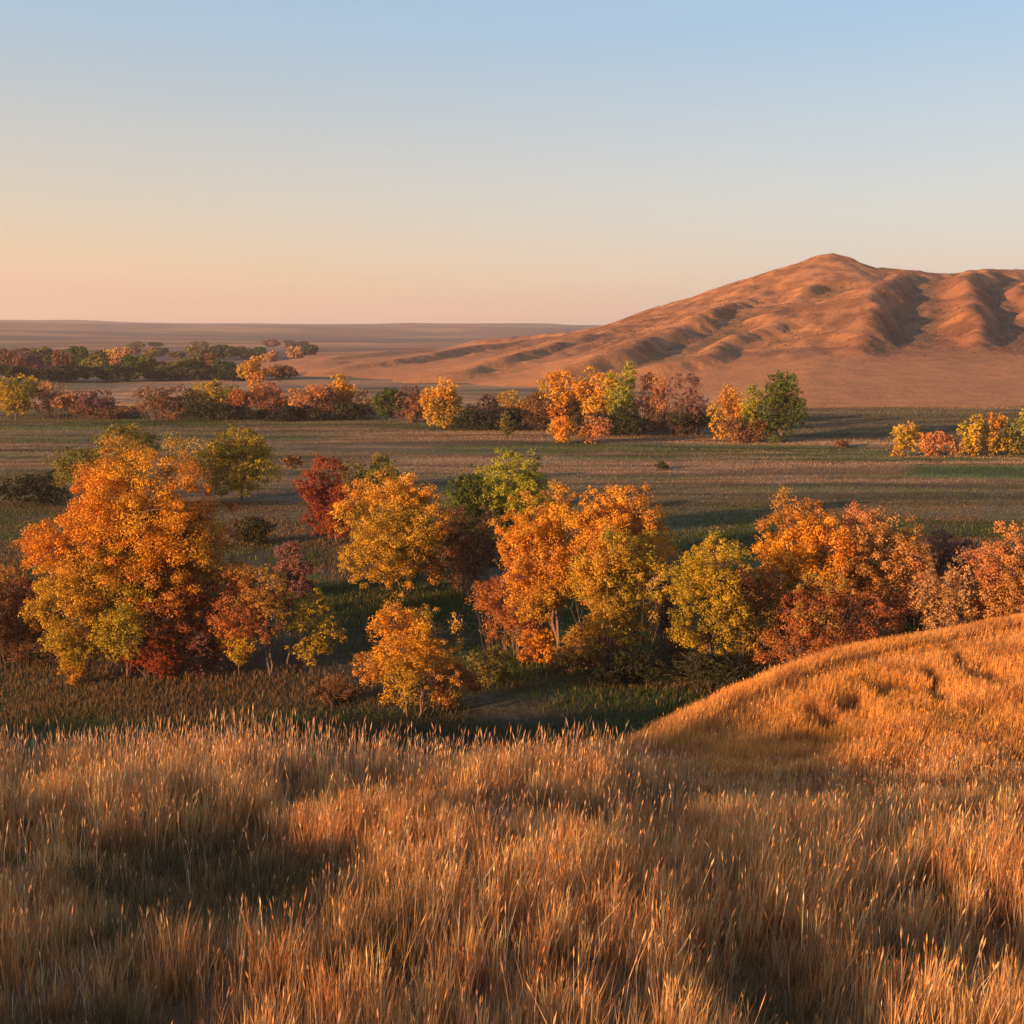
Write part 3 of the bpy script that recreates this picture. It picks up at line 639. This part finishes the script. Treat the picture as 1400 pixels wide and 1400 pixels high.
# meadow cover of the valley near the trees
n = 330000
y = 28+ (128-28)*rng.random(n)**1.15; x = (rng.random(n)*2-1)*(.54*y+6)
k = fbm(x*.12, y*.16, 111, 3)+.25*rng.random(n) > .50
x, y = x[k], y[k]; z = height(x, y); N = len(x)
k = z < 9; x, y, z = x[k], y[k], z[k]; N = len(x)
d = y/60
zn = fbm(x*.1, y*.2, 113, 3)
hh = (.20+.28*rng.random(N))*(.6+.8*zn)*(1-.7*ss(95, 128, y))
w = (.035+.03*rng.random(N))*d
g0 = np.array([.075, .095, .026]); g1 = np.array([.20, .125, .055]); g2 = np.array([.33, .20, .09])
mt = ss(.42, .60, fbm(x*.05, y*.10, 115, 4))[:, None]
c = g0+(g1-g0)*mt; c = c+(g2-c)*(rng.random((N, 1)) < .07); c = c*np.exp(rng.normal(0, .18, (N, 1)))
lean = WIND+rng.normal(0, .25, (N, 3))*np.array([1, 1, 0])
blades(np.stack([x, y, z-.02], 1), hh, w, lean, c, np.zeros(N, bool), 'meadow_grass', 'dull green and brown meadow grass on the shaded valley floor')

# short stubble and tufts over the open flat farther out
n = 260000
y = 112+(300-112)*rng.random(n)**1.1; x = (rng.random(n)*2-1)*(.52*y+6)
k = fbm(x*.03, y*.12, 131, 4)+.35*rng.random(n) > .52
x, y = x[k], y[k]; z = height(x, y); N = len(x)
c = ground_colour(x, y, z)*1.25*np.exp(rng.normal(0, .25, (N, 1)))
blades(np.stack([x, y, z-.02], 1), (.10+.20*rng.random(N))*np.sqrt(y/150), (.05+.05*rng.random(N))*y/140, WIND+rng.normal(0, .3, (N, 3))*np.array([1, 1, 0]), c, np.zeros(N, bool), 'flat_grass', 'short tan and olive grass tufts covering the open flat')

# low scrub and bunch grass on the butte, thicker along the gullies
X, Y, Z, lap = HILL; n = 420000
iy = rng.integers(8, X.shape[0]-8, n); ix = rng.integers(8, X.shape[1]-8, n)
x = X[iy, ix]+(rng.random(n)-.5)*2.6; y = Y[iy, ix]+(rng.random(n)-.5)*2.6
fx = (x-xs[0])/2.6; fy = (y-ys[0])/2.6; i = fx.astype(int); j = fy.astype(int); fx -= i; fy -= j
z = Z[j, i]*(1-fx)*(1-fy)+Z[j, i+1]*fx*(1-fy)+Z[j+1, i]*(1-fx)*fy+Z[j+1, i+1]*fx*fy
lp = lap[iy, ix]; dn = fbm(x*.03, y*.03, 141, 4)
k = (z > 3) & (y < 740) & (np.abs(x) < .56*y+20) & (rng.random(n) < (.30+.8*ss(-.2, -1.2, lp)+.5*ss(.5, .62, dn))*ss(6, 16, z))
x, y, z, lp, dn = x[k], y[k], z[k], lp[k], dn[k]; N = len(x)
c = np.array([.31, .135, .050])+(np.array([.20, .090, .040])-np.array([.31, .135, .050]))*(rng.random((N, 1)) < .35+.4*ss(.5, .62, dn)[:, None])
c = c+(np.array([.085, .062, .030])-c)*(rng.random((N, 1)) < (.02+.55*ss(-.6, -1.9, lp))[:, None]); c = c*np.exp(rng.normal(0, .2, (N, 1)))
big = rng.random(N)**2
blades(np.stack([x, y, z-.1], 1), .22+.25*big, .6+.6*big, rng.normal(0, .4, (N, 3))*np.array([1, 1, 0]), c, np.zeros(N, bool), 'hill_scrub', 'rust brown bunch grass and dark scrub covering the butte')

# ------------------------------------------------------------------ air
hb = np.array([(a, b, c) for a in (-9600, 9600) for b in (-9600, 9600) for c in (-60, 190)], float)
hq = np.array([[0,1,3,2],[4,6,7,5],[0,4,5,1],[2,3,7,6],[0,2,6,4],[1,5,7,3]])
mh = bpy.data.materials.new('evening_haze'); mh.use_nodes = True; nt = mh.node_tree; nt.nodes.clear()
o_ = nt.nodes.new('ShaderNodeOutputMaterial'); pv = nt.nodes.new('ShaderNodeVolumePrincipled')
pv.inputs['Color'].default_value = (.94, .84, .84, 1); pv.inputs['Density'].default_value = .00012; pv.inputs['Anisotropy'].default_value = .1
nt.links.new(pv.outputs[0], o_.inputs['Volume'])
tag(mesh_obj('haze', hb, hq, None, mh), 'thin evening haze over the whole valley', kind='stuff')

# ------------------------------------------------------------------ light, sky, camera
w_ = bpy.data.worlds.new('World'); sc.world = w_; w_.use_nodes = True; nt = w_.node_tree; nt.nodes.clear()
sk = nt.nodes.new('ShaderNodeTexSky'); sk.sky_type = 'NISHITA'; sk.sun_disc = False
sk.sun_elevation = SUN_EL; sk.sun_rotation = SUN_AZ; sk.altitude = 600; sk.air_density = 1.0; sk.dust_density = 2.0; sk.ozone_density = 1.5
EXPO = 1.15; SKY = .15
geo = nt.nodes.new('ShaderNodeTexCoord'); sep = nt.nodes.new('ShaderNodeSeparateXYZ'); nt.links.new(geo.outputs['Generated'], sep.inputs[0])
def ramp(stops, src):
    r = nt.nodes.new('ShaderNodeValToRGB'); nt.links.new(src, r.inputs['Fac']); e = r.color_ramp.elements
    while len(e) < len(stops): e.new(.5)
    for el, (p, c) in zip(e, stops): el.position = p; el.color = (*c, 1)
    return r.outputs['Color']
# evening air: peach towards the horizon on the sun's side, dusty pink opposite, blue above
warm = ramp([(0, (.80,.46,.28)), (.05, (.86,.53,.29)), (.10, (.72,.55,.38)), (.17, (.58,.55,.49)), (.24, (.42,.54,.62)), (.45, (.24,.38,.62)), (1, (.13,.23,.46))], sep.outputs['Z'])
cool = ramp([(0, (.60,.44,.38)), (.05, (.62,.47,.40)), (.11, (.58,.52,.47)), (.17, (.49,.52,.53)), (.25, (.35,.51,.65)), (.45, (.24,.36,.60)), (1, (.13,.23,.46))], sep.outputs['Z'])
mrx = nt.nodes.new('ShaderNodeMapRange'); mrx.inputs['From Min'].default_value = -.48; mrx.inputs['From Max'].default_value = .30; nt.links.new(sep.outputs['X'], mrx.inputs['Value'])
mxa = nt.nodes.new('ShaderNodeMix'); mxa.data_type = 'RGBA'; nt.links.new(mrx.outputs[0], mxa.inputs['Factor']); nt.links.new(warm, mxa.inputs['A']); nt.links.new(cool, mxa.inputs['B'])
scl = nt.nodes.new('ShaderNodeVectorMath'); scl.operation = 'SCALE'; scl.inputs['Scale'].default_value = 1/(SKY*2**EXPO); nt.links.new(mxa.outputs['Result'], scl.inputs[0])
mxb = nt.nodes.new('ShaderNodeMix'); mxb.data_type = 'RGBA'; mxb.inputs['Factor'].default_value = .78
nt.links.new(sk.outputs[0], mxb.inputs['A']); nt.links.new(scl.outputs[0], mxb.inputs['B'])
bg = nt.nodes.new('ShaderNodeBackground'); bg.inputs['Strength'].default_value = SKY
wo = nt.nodes.new('ShaderNodeOutputWorld'); nt.links.new(mxb.outputs['Result'], bg.inputs[0]); nt.links.new(bg.outputs[0], wo.inputs[0])
sl = bpy.data.lights.new('sun', 'SUN'); sl.energy = 5.0; sl.angle = R(.6); sl.color = (1, .55, .25)
so = bpy.data.objects.new('sun', sl); col.objects.link(so)
from mathutils import Vector
so.rotation_euler = Vector(SUN_DIR).to_track_quat('Z', 'Y').to_euler(); so.location = (-60, -40, 60)
cd = bpy.data.cameras.new('camera'); cam = bpy.data.objects.new('camera', cd); col.objects.link(cam)
cam.location = (0, 0, CZ); cam.rotation_euler = (math.pi/2-PITCH, 0, 0)
cd.sensor_width = 36; cd.lens = 36*F/1400; cd.clip_start = .1; cd.clip_end = 30000
sc.camera = cam
vs = sc.view_settings; vs.view_transform = 'Standard'; vs.look = 'None'; vs.gamma = 1; vs.exposure = EXPO
cy = sc.cycles; cy.use_denoising = True; cy.max_bounces = 5; cy.diffuse_bounces = 3; cy.glossy_bounces = 1; cy.transmission_bounces = 2; cy.volume_bounces = 0
cy.caustics_reflective = False; cy.caustics_refractive = False
try: cy.denoiser = 'OPENIMAGEDENOISE'
except Exception: pass
